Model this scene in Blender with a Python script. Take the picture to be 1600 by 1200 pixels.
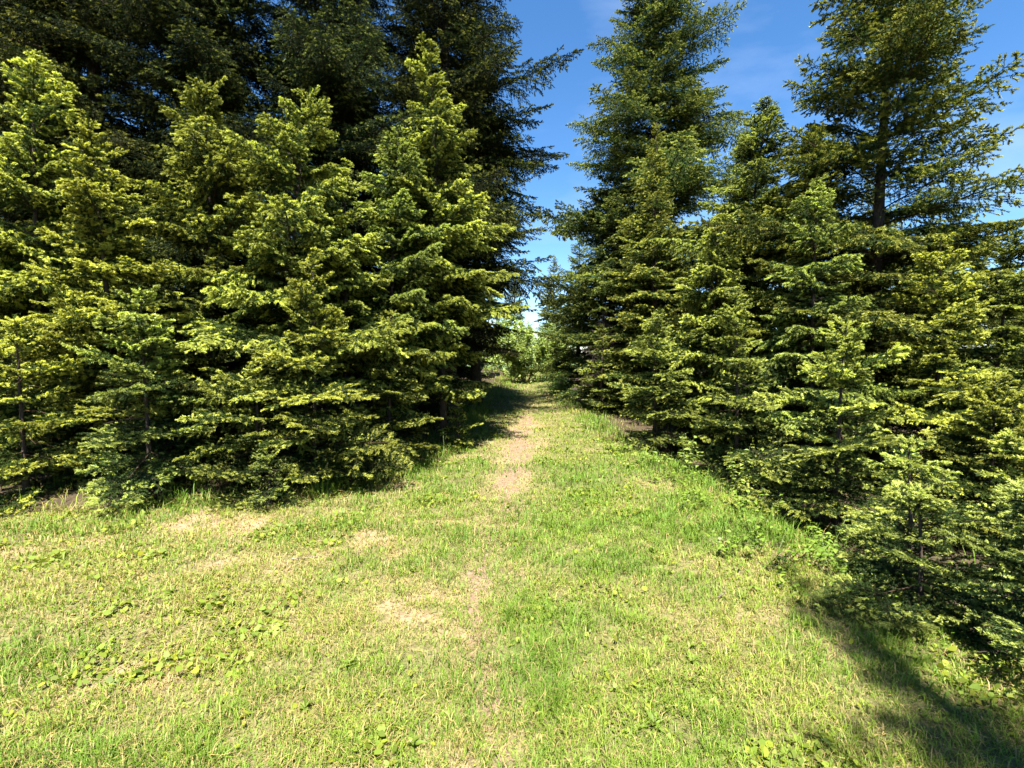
import bpy, math, random
import numpy as np
from mathutils import Matrix, Vector

R = math.radians
scene = bpy.context.scene
for o in list(bpy.data.objects):
    bpy.data.objects.remove(o)

# ------------------------------------------------------------------ camera
cam_d = bpy.data.cameras.new('camera')
cam = bpy.data.objects.new('camera', cam_d)
scene.collection.objects.link(cam)
cam_d.sensor_width = 36.0
cam_d.lens = 17.6
cam_d.clip_start = 0.05
cam_d.clip_end = 2000
cam.location = (0, 0, 1.6)
cam.rotation_euler = (R(90 - 2.93), 0, 0)
scene.camera = cam

# ------------------------------------------------------------------ sky, sun, exposure
SUN_EL = 62.0
SUN_HEAD = (0.05, 1.0)            # the way the shadows run on the ground
world = bpy.data.worlds.new('World')
scene.world = world
world.use_nodes = True
nt = world.node_tree
nt.nodes.clear()
w_out = nt.nodes.new('ShaderNodeOutputWorld')
w_bg = nt.nodes.new('ShaderNodeBackground')
w_sky = nt.nodes.new('ShaderNodeTexSky')
w_sky.sky_type = 'NISHITA'
w_sky.sun_disc = False
w_sky.sun_elevation = R(SUN_EL)
w_sky.sun_rotation = math.atan2(-SUN_HEAD[0], -SUN_HEAD[1])
w_sky.altitude = 900
w_sky.air_density = 1.0
w_sky.dust_density = 0.1
w_sky.ozone_density = 3.0
w_bg.inputs['Strength'].default_value = 0.05
# thin high cirrus all over the sky
tc = nt.nodes.new('ShaderNodeTexCoord')
mp = nt.nodes.new('ShaderNodeMapping')
mp.inputs['Scale'].default_value = (1.2, 2.6, 4.0)
mp.inputs['Rotation'].default_value = (0.3, 0.5, 0.8)
nz = nt.nodes.new('ShaderNodeTexNoise')
nz.inputs['Scale'].default_value = 1.6
nz.inputs['Detail'].default_value = 7
nz.inputs['Roughness'].default_value = 0.55
cr = nt.nodes.new('ShaderNodeValToRGB')
cr.color_ramp.elements[0].position = 0.52
cr.color_ramp.elements[0].color = (0, 0, 0, 1)
cr.color_ramp.elements[1].position = 0.85
cr.color_ramp.elements[1].color = (0.30, 0.30, 0.30, 1)
mx = nt.nodes.new('ShaderNodeMixRGB')
mx.inputs['Color2'].default_value = (5.0, 5.6, 6.6, 1)
L = nt.links.new
L(tc.outputs['Generated'], mp.inputs['Vector'])
L(mp.outputs['Vector'], nz.inputs['Vector'])
L(nz.outputs['Fac'], cr.inputs['Fac'])
L(cr.outputs['Color'], mx.inputs['Fac'])
L(w_sky.outputs['Color'], mx.inputs['Color1'])
hs = nt.nodes.new('ShaderNodeHueSaturation')
hs.inputs['Saturation'].default_value = 1.22
hs.inputs['Value'].default_value = 0.95
L(mx.outputs['Color'], hs.inputs['Color'])
L(hs.outputs['Color'], w_bg.inputs['Color'])
L(w_bg.outputs['Background'], w_out.inputs['Surface'])

sun_d = bpy.data.lights.new('sun', 'SUN')
sun_d.energy = 5.0
sun_d.angle = R(0.53)
sun_d.color = (1.0, 0.945, 0.86)
sun = bpy.data.objects.new('sun', sun_d)
scene.collection.objects.link(sun)
hv = Vector((SUN_HEAD[0], SUN_HEAD[1], 0)).normalized() * math.cos(R(SUN_EL))
sun.rotation_euler = Vector((hv.x, hv.y, -math.sin(R(SUN_EL)))).to_track_quat('-Z', 'Y').to_euler()

vs = scene.view_settings
vs.view_transform = 'Standard'
vs.look = 'None'
vs.exposure = 2.5
vs.gamma = 1.0
vs.use_curve_mapping = False
cy = scene.cycles
cy.max_bounces = 4
cy.diffuse_bounces = 2
cy.glossy_bounces = 1
cy.transmission_bounces = 2
cy.sample_clamp_indirect = 6
cy.use_denoising = True
cy.use_adaptive_sampling = True
cy.adaptive_threshold = 0.025

# ------------------------------------------------------------------ helpers
COL = scene.collection
rng = np.random.default_rng(11)

def link(name, data, parent=None, loc=None, rot=None, scale=None):
    o = bpy.data.objects.new(name, data)
    COL.objects.link(o)
    if parent is not None:
        o.parent = parent
    if loc is not None:
        o.location = loc
    if rot is not None:
        o.rotation_euler = rot
    if scale is not None:
        o.scale = (scale,) * 3 if not hasattr(scale, '__len__') else scale
    return o

def tag(o, label=None, cat=None, group=None, kind=None):
    if label: o['label'] = label
    if cat: o['category'] = cat
    if group: o['group'] = group
    if kind: o['kind'] = kind
    return o

def tri_mesh(name, V, C, mat, nper=3, F=None, smooth=False):
    """V (n,3) points; C (n,4) point colours; F (m,3) triangles, or every 3 points in a row."""
    V = np.asarray(V, dtype=np.float32)
    n = len(V)
    if F is None:
        F = np.arange(n, dtype=np.int32).reshape(-1, 3)
    F = np.asarray(F, dtype=np.int32)
    m = len(F)
    me = bpy.data.meshes.new(name)
    me.vertices.add(n)
    me.vertices.foreach_set('co', V.ravel())
    me.loops.add(m * 3)
    me.loops.foreach_set('vertex_index', F.ravel())
    me.polygons.add(m)
    me.polygons.foreach_set('loop_start', np.arange(0, m * 3, 3, dtype=np.int32))
    me.polygons.foreach_set('loop_total', np.full(m, 3, dtype=np.int32))
    if smooth:
        me.polygons.foreach_set('use_smooth', np.ones(m, dtype=bool))
    me.update(calc_edges=True)
    if C is not None:
        at = me.color_attributes.new('Col', 'FLOAT_COLOR', 'POINT')
        at.data.foreach_set('color', np.asarray(C, dtype=np.float32).ravel())
    if mat: me.materials.append(mat)
    return me

def lattice(ix, iy, seed):
    h = (ix.astype(np.int64) * 374761393 + iy.astype(np.int64) * 668265263 + seed * 974634777) & 0x7fffffff
    h = ((h ^ (h >> 13)) * 1274126177) & 0x7fffffff
    return ((h ^ (h >> 16)) & 0xffff) / 65535.0

def vnoise(x, y, s, seed=0):
    x = np.asarray(x, float) / s; y = np.asarray(y, float) / s
    ix = np.floor(x); iy = np.floor(y)
    fx = x - ix; fy = y - iy
    fx = fx * fx * (3 - 2 * fx); fy = fy * fy * (3 - 2 * fy)
    a = lattice(ix, iy, seed); b = lattice(ix + 1, iy, seed)
    c = lattice(ix, iy + 1, seed); d = lattice(ix + 1, iy + 1, seed)
    return (a * (1 - fx) + b * fx) * (1 - fy) + (c * (1 - fx) + d * fx) * fy

def fnoise(x, y, s, seed=0):
    return 0.55 * vnoise(x, y, s, seed) + 0.3 * vnoise(x, y, s * 0.47, seed + 7) + 0.15 * vnoise(x, y, s * 0.21, seed + 13)

def sstep(a, b, x):
    t = np.clip((np.asarray(x, float) - a) / (b - a), 0, 1)
    return t * t * (3 - 2 * t)

def xcross(a, b):
    a, b = np.broadcast_arrays(a, b)
    return np.stack([a[..., 1] * b[..., 2] - a[..., 2] * b[..., 1], a[..., 2] * b[..., 0] - a[..., 0] * b[..., 2],
                     a[..., 0] * b[..., 1] - a[..., 1] * b[..., 0]], -1)

# ---- plan of the clearing: lawn edges and the trodden line
def lawn_left(y):
    return np.interp(y, [-6, 4.7, 5.1, 5.6, 6.5, 7.8, 9.6, 15, 22, 30, 40], [-14, -12, -4.5, -2.4, -1.75, -1.35, -1.1, -0.9, -0.3, -0.2, -3])
def lawn_right(y):
    return np.interp(y, [-6, 1.2, 1.7, 3.2, 4.2, 5.5, 6.5, 9.6, 15, 21, 30, 40], [13, 9.0, 2.7, 2.2, 2.2, 2.25, 2.2, 1.9, 1.7, 1.8, 2.2, 5])
def path_x(y):
    return np.interp(y, [0, 2.1, 3.2, 5.2, 9.6, 14, 19, 26, 34], [0.0, -0.11, -0.33, -0.07, 0.15, 0.45, 0.75, 0.5, -1.2])

def ground_z(x, y):
    x = np.asarray(x, float); y = np.asarray(y, float)
    z = 0.030 * np.clip(y - 8, 0, 28) - 0.05 * np.clip(y - 36, 0, 60) * 0.4
    z = z - 0.32 * sstep(0.05, 1.1, x - lawn_right(y)) * sstep(1.0, 3.2, y) * (1 - sstep(9, 13, y))
    z = z + 0.10 * sstep(0.0, 2.0, lawn_left(y) - x) * sstep(3, 6, y)
    z = z - 0.035 * np.exp(-((x - path_x(y)) / 0.35) ** 2)
    z = z + 0.075 * (fnoise(x, y, 1.5, 3) - 0.5) + 0.032 * (fnoise(x, y, 0.42, 5) - 0.5)
    far = sstep(40, 200, np.hypot(x, y))
    return z + far * 4 * (vnoise(x, y, 60, 9) - 0.5)

def gz(x, y):
    return float(ground_z(np.array([x]), np.array([y]))[0])

def dryness(x, y):
    """0 lush turf .. 1 bare, trodden ground"""
    p = np.exp(-((x - path_x(y)) / (0.22 + 0.016 * y)) ** 2)
    d = 0.75 * p * (0.15 + 1.1 * fnoise(x, y, 0.55, 21)) * (0.55 + 0.45 * sstep(3.5, 6, y)) * (1 - 0.75 * sstep(10, 14, y))
    b = sstep(0.58, 0.82, 0.72 * fnoise(x * 1.0, y * 1.3, 0.62, 31) + 0.30 * fnoise(x, y, 0.16, 33))
    d = d + b * (0.55 + 0.35 * sstep(0.2, -1.2, x))
    d = d + 0.30 * fnoise(x, y, 0.3, 91) * sstep(0.0, -1.6, x) * (1 - sstep(5.5, 7, y))
    return np.clip(d, 0, 1)

# ------------------------------------------------------------------ materials
def foliage_mat(name, trans=0.32, rough=0.5, spec=0.25, var=0.35, tint=1.25):
    m = bpy.data.materials.new(name); m.use_nodes = True
    n = m.node_tree; n.nodes.clear(); l = n.links.new
    out = n.nodes.new('ShaderNodeOutputMaterial')
    at = n.nodes.new('ShaderNodeAttribute'); at.attribute_name = 'Col'
    oi = n.nodes.new('ShaderNodeObjectInfo')
    mr = n.nodes.new('ShaderNodeMapRange')
    mr.inputs['To Min'].default_value = 1 - var; mr.inputs['To Max'].default_value = 1 + var
    l(oi.outputs['Random'], mr.inputs['Value'])
    mul = n.nodes.new('ShaderNodeVectorMath'); mul.operation = 'SCALE'
    l(at.outputs['Color'], mul.inputs[0]); l(mr.outputs['Result'], mul.inputs['Scale'])
    tn = n.nodes.new('ShaderNodeVectorMath'); tn.operation = 'MULTIPLY'
    l(mul.outputs[0], tn.inputs[0]); l(oi.outputs['Color'], tn.inputs[1]); mul = tn
    p = n.nodes.new('ShaderNodeBsdfPrincipled')
    p.inputs['Roughness'].default_value = rough
    p.inputs['Specular IOR Level'].default_value = spec
    l(mul.outputs[0], p.inputs['Base Color'])
    t = n.nodes.new('ShaderNodeBsdfTranslucent')
    m2 = n.nodes.new('ShaderNodeMixRGB'); m2.blend_type = 'MULTIPLY'; m2.inputs['Fac'].default_value = 1
    m2.inputs['Color2'].default_value = (tint, tint, tint * 0.55, 1)
    l(mul.outputs[0], m2.inputs['Color1']); l(m2.outputs['Color'], t.inputs['Color'])
    ms = n.nodes.new('ShaderNodeMixShader'); ms.inputs['Fac'].default_value = trans
    l(p.outputs['BSDF'], ms.inputs[1]); l(t.outputs['BSDF'], ms.inputs[2])
    l(ms.outputs['Shader'], out.inputs['Surface'])
    return m

def rough_mat(name, c1, c2, scale, rough=0.9, bump=0.5, detail=8, stretch=(1, 1, 1), dist=0.02):
    m = bpy.data.materials.new(name); m.use_nodes = True
    n = m.node_tree; l = n.links.new
    p = n.nodes['Principled BSDF']
    p.inputs['Roughness'].default_value = rough
    p.inputs['Specular IOR Level'].default_value = 0.15
    t = n.nodes.new('ShaderNodeTexCoord'); mp_ = n.nodes.new('ShaderNodeMapping')
    mp_.inputs['Scale'].default_value = stretch
    z = n.nodes.new('ShaderNodeTexNoise'); z.inputs['Scale'].default_value = scale; z.inputs['Detail'].default_value = detail
    z.inputs['Roughness'].default_value = 0.68
    r = n.nodes.new('ShaderNodeValToRGB')
    r.color_ramp.elements[0].color = (*c1, 1); r.color_ramp.elements[0].position = 0.34
    r.color_ramp.elements[1].color = (*c2, 1); r.color_ramp.elements[1].position = 0.68
    b = n.nodes.new('ShaderNodeBump'); b.inputs['Strength'].default_value = bump; b.inputs['Distance'].default_value = dist
    l(t.outputs['Object'], mp_.inputs['Vector']); l(mp_.outputs['Vector'], z.inputs['Vector'])
    l(z.outputs['Fac'], r.inputs['Fac']); l(r.outputs['Color'], p.inputs['Base Color'])
    l(z.outputs['Fac'], b.inputs['Height']); l(b.outputs['Normal'], p.inputs['Normal'])
    return m

M_YOUNG = foliage_mat('spruce_needles_young', 0.36, 0.55, 0.10, 0.26)
M_OLD = foliage_mat('spruce_needles_old', 0.24, 0.55, 0.07, 0.32)
M_GRASS = foliage_mat('grass_blades', 0.35, 0.55, 0.2, 0.0, 1.15)
M_LEAF = foliage_mat('broad_leaves', 0.40, 0.42, 0.3, 0.22)
M_BARK = rough_mat('spruce_bark', (0.022, 0.016, 0.012), (0.075, 0.056, 0.042), 26, 0.95, 0.8, 6, (1, 1, 0.35))
M_DEAD = rough_mat('dead_wood', (0.12, 0.085, 0.07), (0.30, 0.24, 0.20), 60, 0.95, 0.4)
M_STEM = rough_mat('green_stem', (0.07, 0.09, 0.03), (0.16, 0.13, 0.06), 50, 0.8, 0.2)
M_SOIL = rough_mat('trodden_soil', (0.075, 0.050, 0.032), (0.205, 0.142, 0.092), 34, 0.95, 0.7, 10, (1, 1, 1), 0.012)

# ground: turf soil, tan litter where it is dry, brown needle litter under the trees
m = bpy.data.materials.new('meadow_soil'); m.use_nodes = True
n = m.node_tree; l = n.links.new
p = n.nodes['Principled BSDF']; p.inputs['Roughness'].default_value = 0.95; p.inputs['Specular IOR Level'].default_value = 0.1
at = n.nodes.new('ShaderNodeAttribute'); at.attribute_name = 'Col'
t = n.nodes.new('ShaderNodeTexCoord')
z1 = n.nodes.new('ShaderNodeTexNoise'); z1.inputs['Scale'].default_value = 28; z1.inputs['Detail'].default_value = 10; z1.inputs['Roughness'].default_value = 0.7
z2 = n.nodes.new('ShaderNodeTexNoise'); z2.inputs['Scale'].default_value = 4; z2.inputs['Detail'].default_value = 6
r1 = n.nodes.new('ShaderNodeMapRange'); r1.inputs['From Min'].default_value = 0.3; r1.inputs['From Max'].default_value = 0.7
r1.inputs['To Min'].default_value = 0.4; r1.inputs['To Max'].default_value = 1.5
r2 = n.nodes.new('ShaderNodeMapRange'); r2.inputs['From Min'].default_value = 0.3; r2.inputs['From Max'].default_value = 0.7
r2.inputs['To Min'].default_value = 0.85; r2.inputs['To Max'].default_value = 1.15
mm = n.nodes.new('ShaderNodeMath'); mm.operation = 'MULTIPLY'
sc_ = n.nodes.new('ShaderNodeVectorMath'); sc_.operation = 'SCALE'
bp = n.nodes.new('ShaderNodeBump'); bp.inputs['Strength'].default_value = 0.8; bp.inputs['Distance'].default_value = 0.015
for z_ in (z1, z2): l(t.outputs['Object'], z_.inputs['Vector'])
l(z1.outputs['Fac'], r1.inputs['Value']); l(z2.outputs['Fac'], r2.inputs['Value'])
l(r1.outputs['Result'], mm.inputs[0]); l(r2.outputs['Result'], mm.inputs[1])
l(at.outputs['Color'], sc_.inputs[0]); l(mm.outputs['Value'], sc_.inputs['Scale'])
l(sc_.outputs[0], p.inputs['Base Color'])
l(z1.outputs['Fac'], bp.inputs['Height']); l(bp.outputs['Normal'], p.inputs['Normal'])
M_GROUND = m

# ------------------------------------------------------------------ ground
def axis_coords(lo, hi, step, out_lo, out_hi, growth=1.25):
    a = list(np.arange(lo, hi + 1e-6, step))
    s = step; v = a[0]; left = []
    while v > out_lo:
        s *= growth; v -= s; left.append(v)
    s = step; v = a[-1]; right = []
    while v < out_hi:
        s *= growth; v += s; right.append(v)
    return np.array(left[::-1] + a + right)

gx = axis_coords(-6, 6, 0.075, -600, 600)
gy = axis_coords(0.8, 12, 0.075, -600, 900, 1.06)
GX, GY = np.meshgrid(gx, gy)
GZ = ground_z(GX, GY)
dr = dryness(GX, GY)
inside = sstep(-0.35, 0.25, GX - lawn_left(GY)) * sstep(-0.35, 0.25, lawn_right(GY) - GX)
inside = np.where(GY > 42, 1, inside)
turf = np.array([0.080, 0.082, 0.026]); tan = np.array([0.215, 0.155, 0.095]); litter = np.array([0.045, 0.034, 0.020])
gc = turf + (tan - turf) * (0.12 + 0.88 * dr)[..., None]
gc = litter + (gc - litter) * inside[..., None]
farm = sstep(40, 60, GY)[..., None]
gc = gc * (1 - farm) + np.array([0.06, 0.09, 0.03]) * farm
ny, nx = GX.shape
idx = np.arange(nx * ny).reshape(ny, nx)
a, b, c, d = idx[:-1, :-1].ravel(), idx[:-1, 1:].ravel(), idx[1:, 1:].ravel(), idx[1:, :-1].ravel()
F = np.concatenate([np.stack([a, b, c], 1), np.stack([a, c, d], 1)])
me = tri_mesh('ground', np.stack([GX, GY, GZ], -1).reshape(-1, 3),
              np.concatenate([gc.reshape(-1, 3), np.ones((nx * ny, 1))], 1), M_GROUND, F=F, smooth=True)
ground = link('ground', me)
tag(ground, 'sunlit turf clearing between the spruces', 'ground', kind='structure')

# trodden strip of the footpath, ragged edges, a finger above the turf soil
ys = np.arange(1.3, 14.2, 0.06)
na = 7
PV = []
for yy in ys:
    wl = (0.06 + 0.15 * float(sstep(4, 6.5, yy))) * min(1, (14.5 - yy) / 3) + 0.55 * (fnoise(0.0, yy, 0.33, 71) - 0.5)
    wr = (0.06 + 0.15 * float(sstep(4, 6.5, yy))) * min(1, (14.5 - yy) / 3) + 0.55 * (fnoise(9.0, yy, 0.33, 73) - 0.5)
    wob = 0.10 * (float(vnoise(3.0, yy, 0.8, 77)) - 0.5)
    for k in range(na):
        f = k / (na - 1)
        wl = max(wl, 0.02); wr = max(wr, 0.02)
        xx = path_x(yy) + wob - wl + (wl + wr) * f
        PV.append((xx, yy, gz(xx, yy) + (0.008 if 0 < k < na - 1 else -0.006)))
idx = np.arange(len(PV)).reshape(-1, na)
a, b, c, d = idx[:-1, :-1].ravel(), idx[:-1, 1:].ravel(), idx[1:, 1:].ravel(), idx[1:, :-1].ravel()
F = np.concatenate([np.stack([a, b, c], 1), np.stack([a, c, d], 1)])
path = link('path', tri_mesh('path', np.array(PV), None, M_SOIL, F=F, smooth=True))
tag(path, 'narrow trodden earth line running up the middle of the grass', 'path', kind='structure')

# ------------------------------------------------------------------ grass (uncountable: stuff)
def norm(v):
    return v / np.maximum(np.linalg.norm(v, axis=-1, keepdims=True), 1e-9)

def scatter(n_try, ymin, ymax, half, dens):
    y = rng.uniform(ymin, ymax, n_try)
    x = rng.uniform(-1, 1, n_try) * half
    keep = rng.random(n_try) < dens(x, y)
    return x[keep], y[keep]

def view_wedge(x, y):
    return (np.abs(x) < y * 1.12 + 0.9)

def grass_density(x, y):
    d = np.hypot(x, y) + 0.2
    den = np.clip((2.0 / d) ** 1.45, 0, 1)
    li = sstep(-0.9, 0.1, x - lawn_left(y)); ri = sstep(-1.2, 0.2, lawn_right(y) - x)
    den = den * (0.06 + 0.94 * li * ri)
    pth = np.exp(-((x - path_x(y)) / 0.3) ** 4) * (0.35 + 0.65 * sstep(4.5, 6, y)) * (1 - sstep(10.5, 13, y)) * (0.3 + 1.1 * fnoise(x, y, 0.35, 95))
    den = den * (1.0 - 0.25 * dryness(x, y)) * (1 - 0.25 * pth) * (0.10 + 1.45 * fnoise(x, y, 0.16, 41))
    return den * view_wedge(x, y)

def make_grass():
    xs, yv = [], []
    for (n_try, y0, y1, half) in ((420000, 0.7, 6, 7.5), (300000, 6, 14, 4.2), (520000, 14, 38, 4.0)):
        # equal tries per square metre in the near strip; further strips weighted by their area
        area = (y1 - y0) * 2 * half
        want = 21000 if y0 < 6 else (11000 if y0 < 14 else 8000)
        nt_ = int(area * want)
        CH = 400000
        while nt_ > 0:
            k = min(CH, nt_); nt_ -= k
            x, y = scatter(k, y0, y1, half, grass_density)
            xs.append(x); yv.append(y)
    x = np.concatenate(xs); y = np.concatenate(yv)
    N = len(x)
    d = np.hypot(x, y)
    dry = dryness(x, y)
    lush = fnoise(x, y, 0.9, 51)
    edge = np.maximum(1 - sstep(0.0, 0.55, x - lawn_left(y)), 0.45 * (1 - sstep(0.0, 0.5, lawn_right(y) - x))) * (y > 4.2)
    ln = (0.030 + 0.055 * rng.random(N) ** 1.6 + 0.075 * sstep(0.50, 0.72, lush) * rng.random(N)) * (1 - 0.35 * dry)
    ln = ln * (1 + 2.8 * edge * rng.random(N)) * (1 + 0.016 * np.clip(d - 4, 0, 20))
    ln = ln * (0.55 + 0.95 * vnoise(x, y, 0.09, 97))
    wd = (0.0017 + 0.0042 * rng.random(N) ** 3) * np.clip(d / 2.4, 1, 9) ** 0.75
    az = rng.uniform(0, 2 * math.pi, N)
    straw = rng.random(N) < (0.05 + 0.10 * sstep(0.3, -1.5, x) + 0.60 * dry + 0.20 * sstep(0.6, 0.35, lush))
    tilt = np.where(straw, rng.uniform(0.7, 1.5, N), rng.uniform(0.15, 1.25, N))
    h = np.stack([np.cos(az), np.sin(az), np.zeros(N)], 1)
    side = np.stack([-np.sin(az), np.cos(az), np.zeros(N)], 1)
    up = np.array([0, 0, 1.0])
    d1 = h * np.sin(tilt * 0.6)[:, None] + up * np.cos(tilt * 0.6)[:, None]
    t2 = np.clip(tilt * 1.6 + 0.15, 0, 1.75)
    d2 = h * np.sin(t2)[:, None] + up * np.cos(t2)[:, None]
    base = np.stack([x, y, ground_z(x, y) - 0.004 + straw * 0.006], 1)
    mid = base + d1 * (ln * 0.55)[:, None]
    tip = mid + d2 * (ln * 0.5)[:, None]
    tip[:, 2] = np.maximum(tip[:, 2], base[:, 2] + 0.004)
    w = side * (wd * 0.5)[:, None]
    V = np.stack([base - w, base + w, mid + w * 0.85, mid - w * 0.85, tip], 1)
    o = np.arange(N)[:, None] * 5
    F = np.concatenate([o + np.array([0, 1, 2]), o + np.array([0, 2, 3]), o + np.array([3, 2, 4])])
    g1 = np.array([0.090, 0.165, 0.016]); g2 = np.array([0.200, 0.255, 0.030]); st = np.array([0.30, 0.238, 0.088])
    mixv = np.clip(0.15 + 0.9 * (0.62 - lush) * 2 + rng.normal(0, 0.22, N) + 0.3 * dry, 0, 1)[:, None]
    c = g1 + (g2 - g1) * mixv
    c = np.where(straw[:, None], st * rng.uniform(0.65, 1.2, (N, 1)), c * rng.uniform(0.75, 1.25, (N, 1)))
    c = np.repeat(c[:, None, :], 5, 1)
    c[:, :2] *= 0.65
    C = np.concatenate([c.reshape(-1, 3), np.ones((N * 5, 1))], 1)
    return tri_mesh('grass', V.reshape(-1, 3), C, M_GRASS, F=F), N

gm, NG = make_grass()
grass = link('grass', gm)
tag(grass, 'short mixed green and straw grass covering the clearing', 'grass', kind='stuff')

def make_weeds():
    """clover and small round weed leaves in patches"""
    def den(x, y):
        d = np.hypot(x, y) + 0.2
        q = sstep(0.50, 0.68, fnoise(x, y, 0.55, 61)) + 0.06
        return q * np.clip((2.2 / d) ** 1.3, 0, 1) * (1 - 0.8 * dryness(x, y)) * (1 - 0.95 * np.exp(-((x - path_x(y)) / 0.34) ** 4)) * view_wedge(x, y) * \
            sstep(-0.5, 0.1, x - lawn_left(y)) * sstep(-0.7, 0.1, lawn_right(y) - x)
    x, y = scatter(620000, 0.8, 11, 6.5, den)
    N = len(x)
    d = np.hypot(x, y)
    r = (0.004 + 0.008 * rng.random(N) ** 2 + 0.012 * sstep(0.55, 0.7, vnoise(x, y, 0.28, 63)) * rng.random(N)) * np.clip(d / 3, 1, 3) ** 0.5
    az = rng.uniform(0, 2 * math.pi, N)
    tl = rng.normal(0, 0.7, N); tm = rng.normal(0, 0.7, N)
    u = norm(np.stack([np.cos(az), np.sin(az), tl], 1)); v = norm(np.stack([-np.sin(az), np.cos(az), tm], 1))
    c0 = np.stack([x, y, ground_z(x, y) + 0.004 + r * rng.uniform(0.2, 2.2, N)], 1)
    ring = []
    for k in range(6):
        an = k * math.pi / 3
        f = 1.25 if k == 0 else (0.85 if k == 3 else 1.0)
        ring.append(c0 + (u * math.cos(an) * f + v * math.sin(an) * 0.8) * r[:, None])
    V = np.stack(ring, 1)
    o = np.arange(N)[:, None] * 6
    F = np.concatenate([o + np.array(q) for q in ([0, 1, 2], [0, 2, 3], [0, 3, 4], [0, 4, 5])])
    c = np.array([0.105, 0.155, 0.020]) * rng.uniform(0.6, 1.3, (N, 1)) + np.array([0.10, 0.07, 0.0]) * rng.random((N, 1)) ** 2
    C = np.concatenate([np.repeat(c, 6, 0), np.ones((N * 6, 1))], 1)
    return tri_mesh('ground_cover', V.reshape(-1, 3), C, M_GRASS, F=F)

cover = link('ground_cover', make_weeds())
tag(cover, 'patches of tiny clover and weed leaves low in the turf', 'ground cover', kind='stuff')

# ------------------------------------------------------------------ spruce boughs
class Geo:
    def __init__(self): self.V = []; self.C = []
    def add(self, V, C):
        self.V.append(np.asarray(V, np.float32).reshape(-1, 3)); self.C.append(np.asarray(C, np.float32).reshape(-1, 3))
    def mesh(self, name, mat):
        V = np.concatenate(self.V); C = np.concatenate(self.C)
        return tri_mesh(name, V, np.concatenate([C, np.ones((len(C), 1))], 1), mat)

def axis(rg, p0, d0, length, grav, lift, n=7, wob=0.06):
    """a bending shoot: grav pulls it down along its length, lift turns the tip up"""
    P = [np.array(p0, float)]; d = np.array(d0, float)
    st = length / (n - 1)
    for i in range(n - 1):
        s = i / (n - 2) if n > 2 else 0
        dd = d + np.array([0, 0, -grav * s + lift * s * s * s]) + rg.normal(0, wob, 3) * np.array([1, 1, 0.6])
        dd /= np.linalg.norm(dd)
        P.append(P[-1] + dd * st)
    return np.array(P)

def along(P, s):
    """points and tangents at fractions s of polyline P"""
    s = np.clip(np.asarray(s, float), 0, 0.9999) * (len(P) - 1)
    i = np.floor(s).astype(int); f = (s - i)[..., None]
    return P[i] * (1 - f) + P[i + 1] * f, norm(P[i + 1] - P[i])

def wood(geo, P, r0, r1, col):
    n_ = len(P)
    T = norm(np.gradient(P, axis=0))
    u = norm(xcross(T, np.array([0.3, 0.2, 1.0]))); v = xcross(T, u)
    rr = np.linspace(r0, r1, n_)[:, None]
    rings = [P + (u * math.cos(k * 2.094) + v * math.sin(k * 2.094)) * rr for k in range(3)]
    for k in range(3):
        A, B = rings[k], rings[(k + 1) % 3]
        t1 = np.stack([A[:-1], B[:-1], B[1:]], 1); t2 = np.stack([A[:-1], B[1:], A[1:]], 1)
        vv = np.concatenate([t1, t2]).reshape(-1, 3)
        geo.add(vv, np.tile(col, (len(vv), 1)))

def needles(geo, rg, P, length, s0, s1, per_m, nl, nw, col, jit=0.2, fwd=0.75, flat=0.0):
    k = max(3, int(length * (s1 - s0) * per_m))
    s = rg.uniform(s0, s1, k)
    p, T = along(P, s)
    u = norm(xcross(T, np.array([0.02, 0.03, 1.0]))); v = xcross(T, u)
    an = rg.uniform(0, 2 * math.pi, k)
    rad = u * np.cos(an)[:, None] + v * (np.sin(an) * (1 - flat))[:, None]
    dr_ = norm(T * fwd + rad + rg.normal(0, 0.12, (k, 3)))
    sd = norm(xcross(dr_, rad + rg.normal(0, 0.8, (k, 3))))
    ll = nl * rg.uniform(0.65, 1.2, k)[:, None]
    ww = nw * rg.uniform(0.7, 1.2, k)[:, None] * 0.5
    vv = np.stack([p - sd * ww, p + sd * ww, p + dr_ * ll], 1).reshape(-1, 3)
    cc = np.repeat(np.asarray(col) * rg.uniform(1 - jit, 1 + jit, (k, 1)), 3, 0)
    geo.add(vv, cc)

OLD_C = np.array([0.021, 0.037, 0.011])
MID_C = np.array([0.042, 0.066, 0.014])
NEW_C = np.array([0.430, 0.465, 0.095])
TWIG_C = np.array([0.060, 0.040, 0.024])

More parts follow.
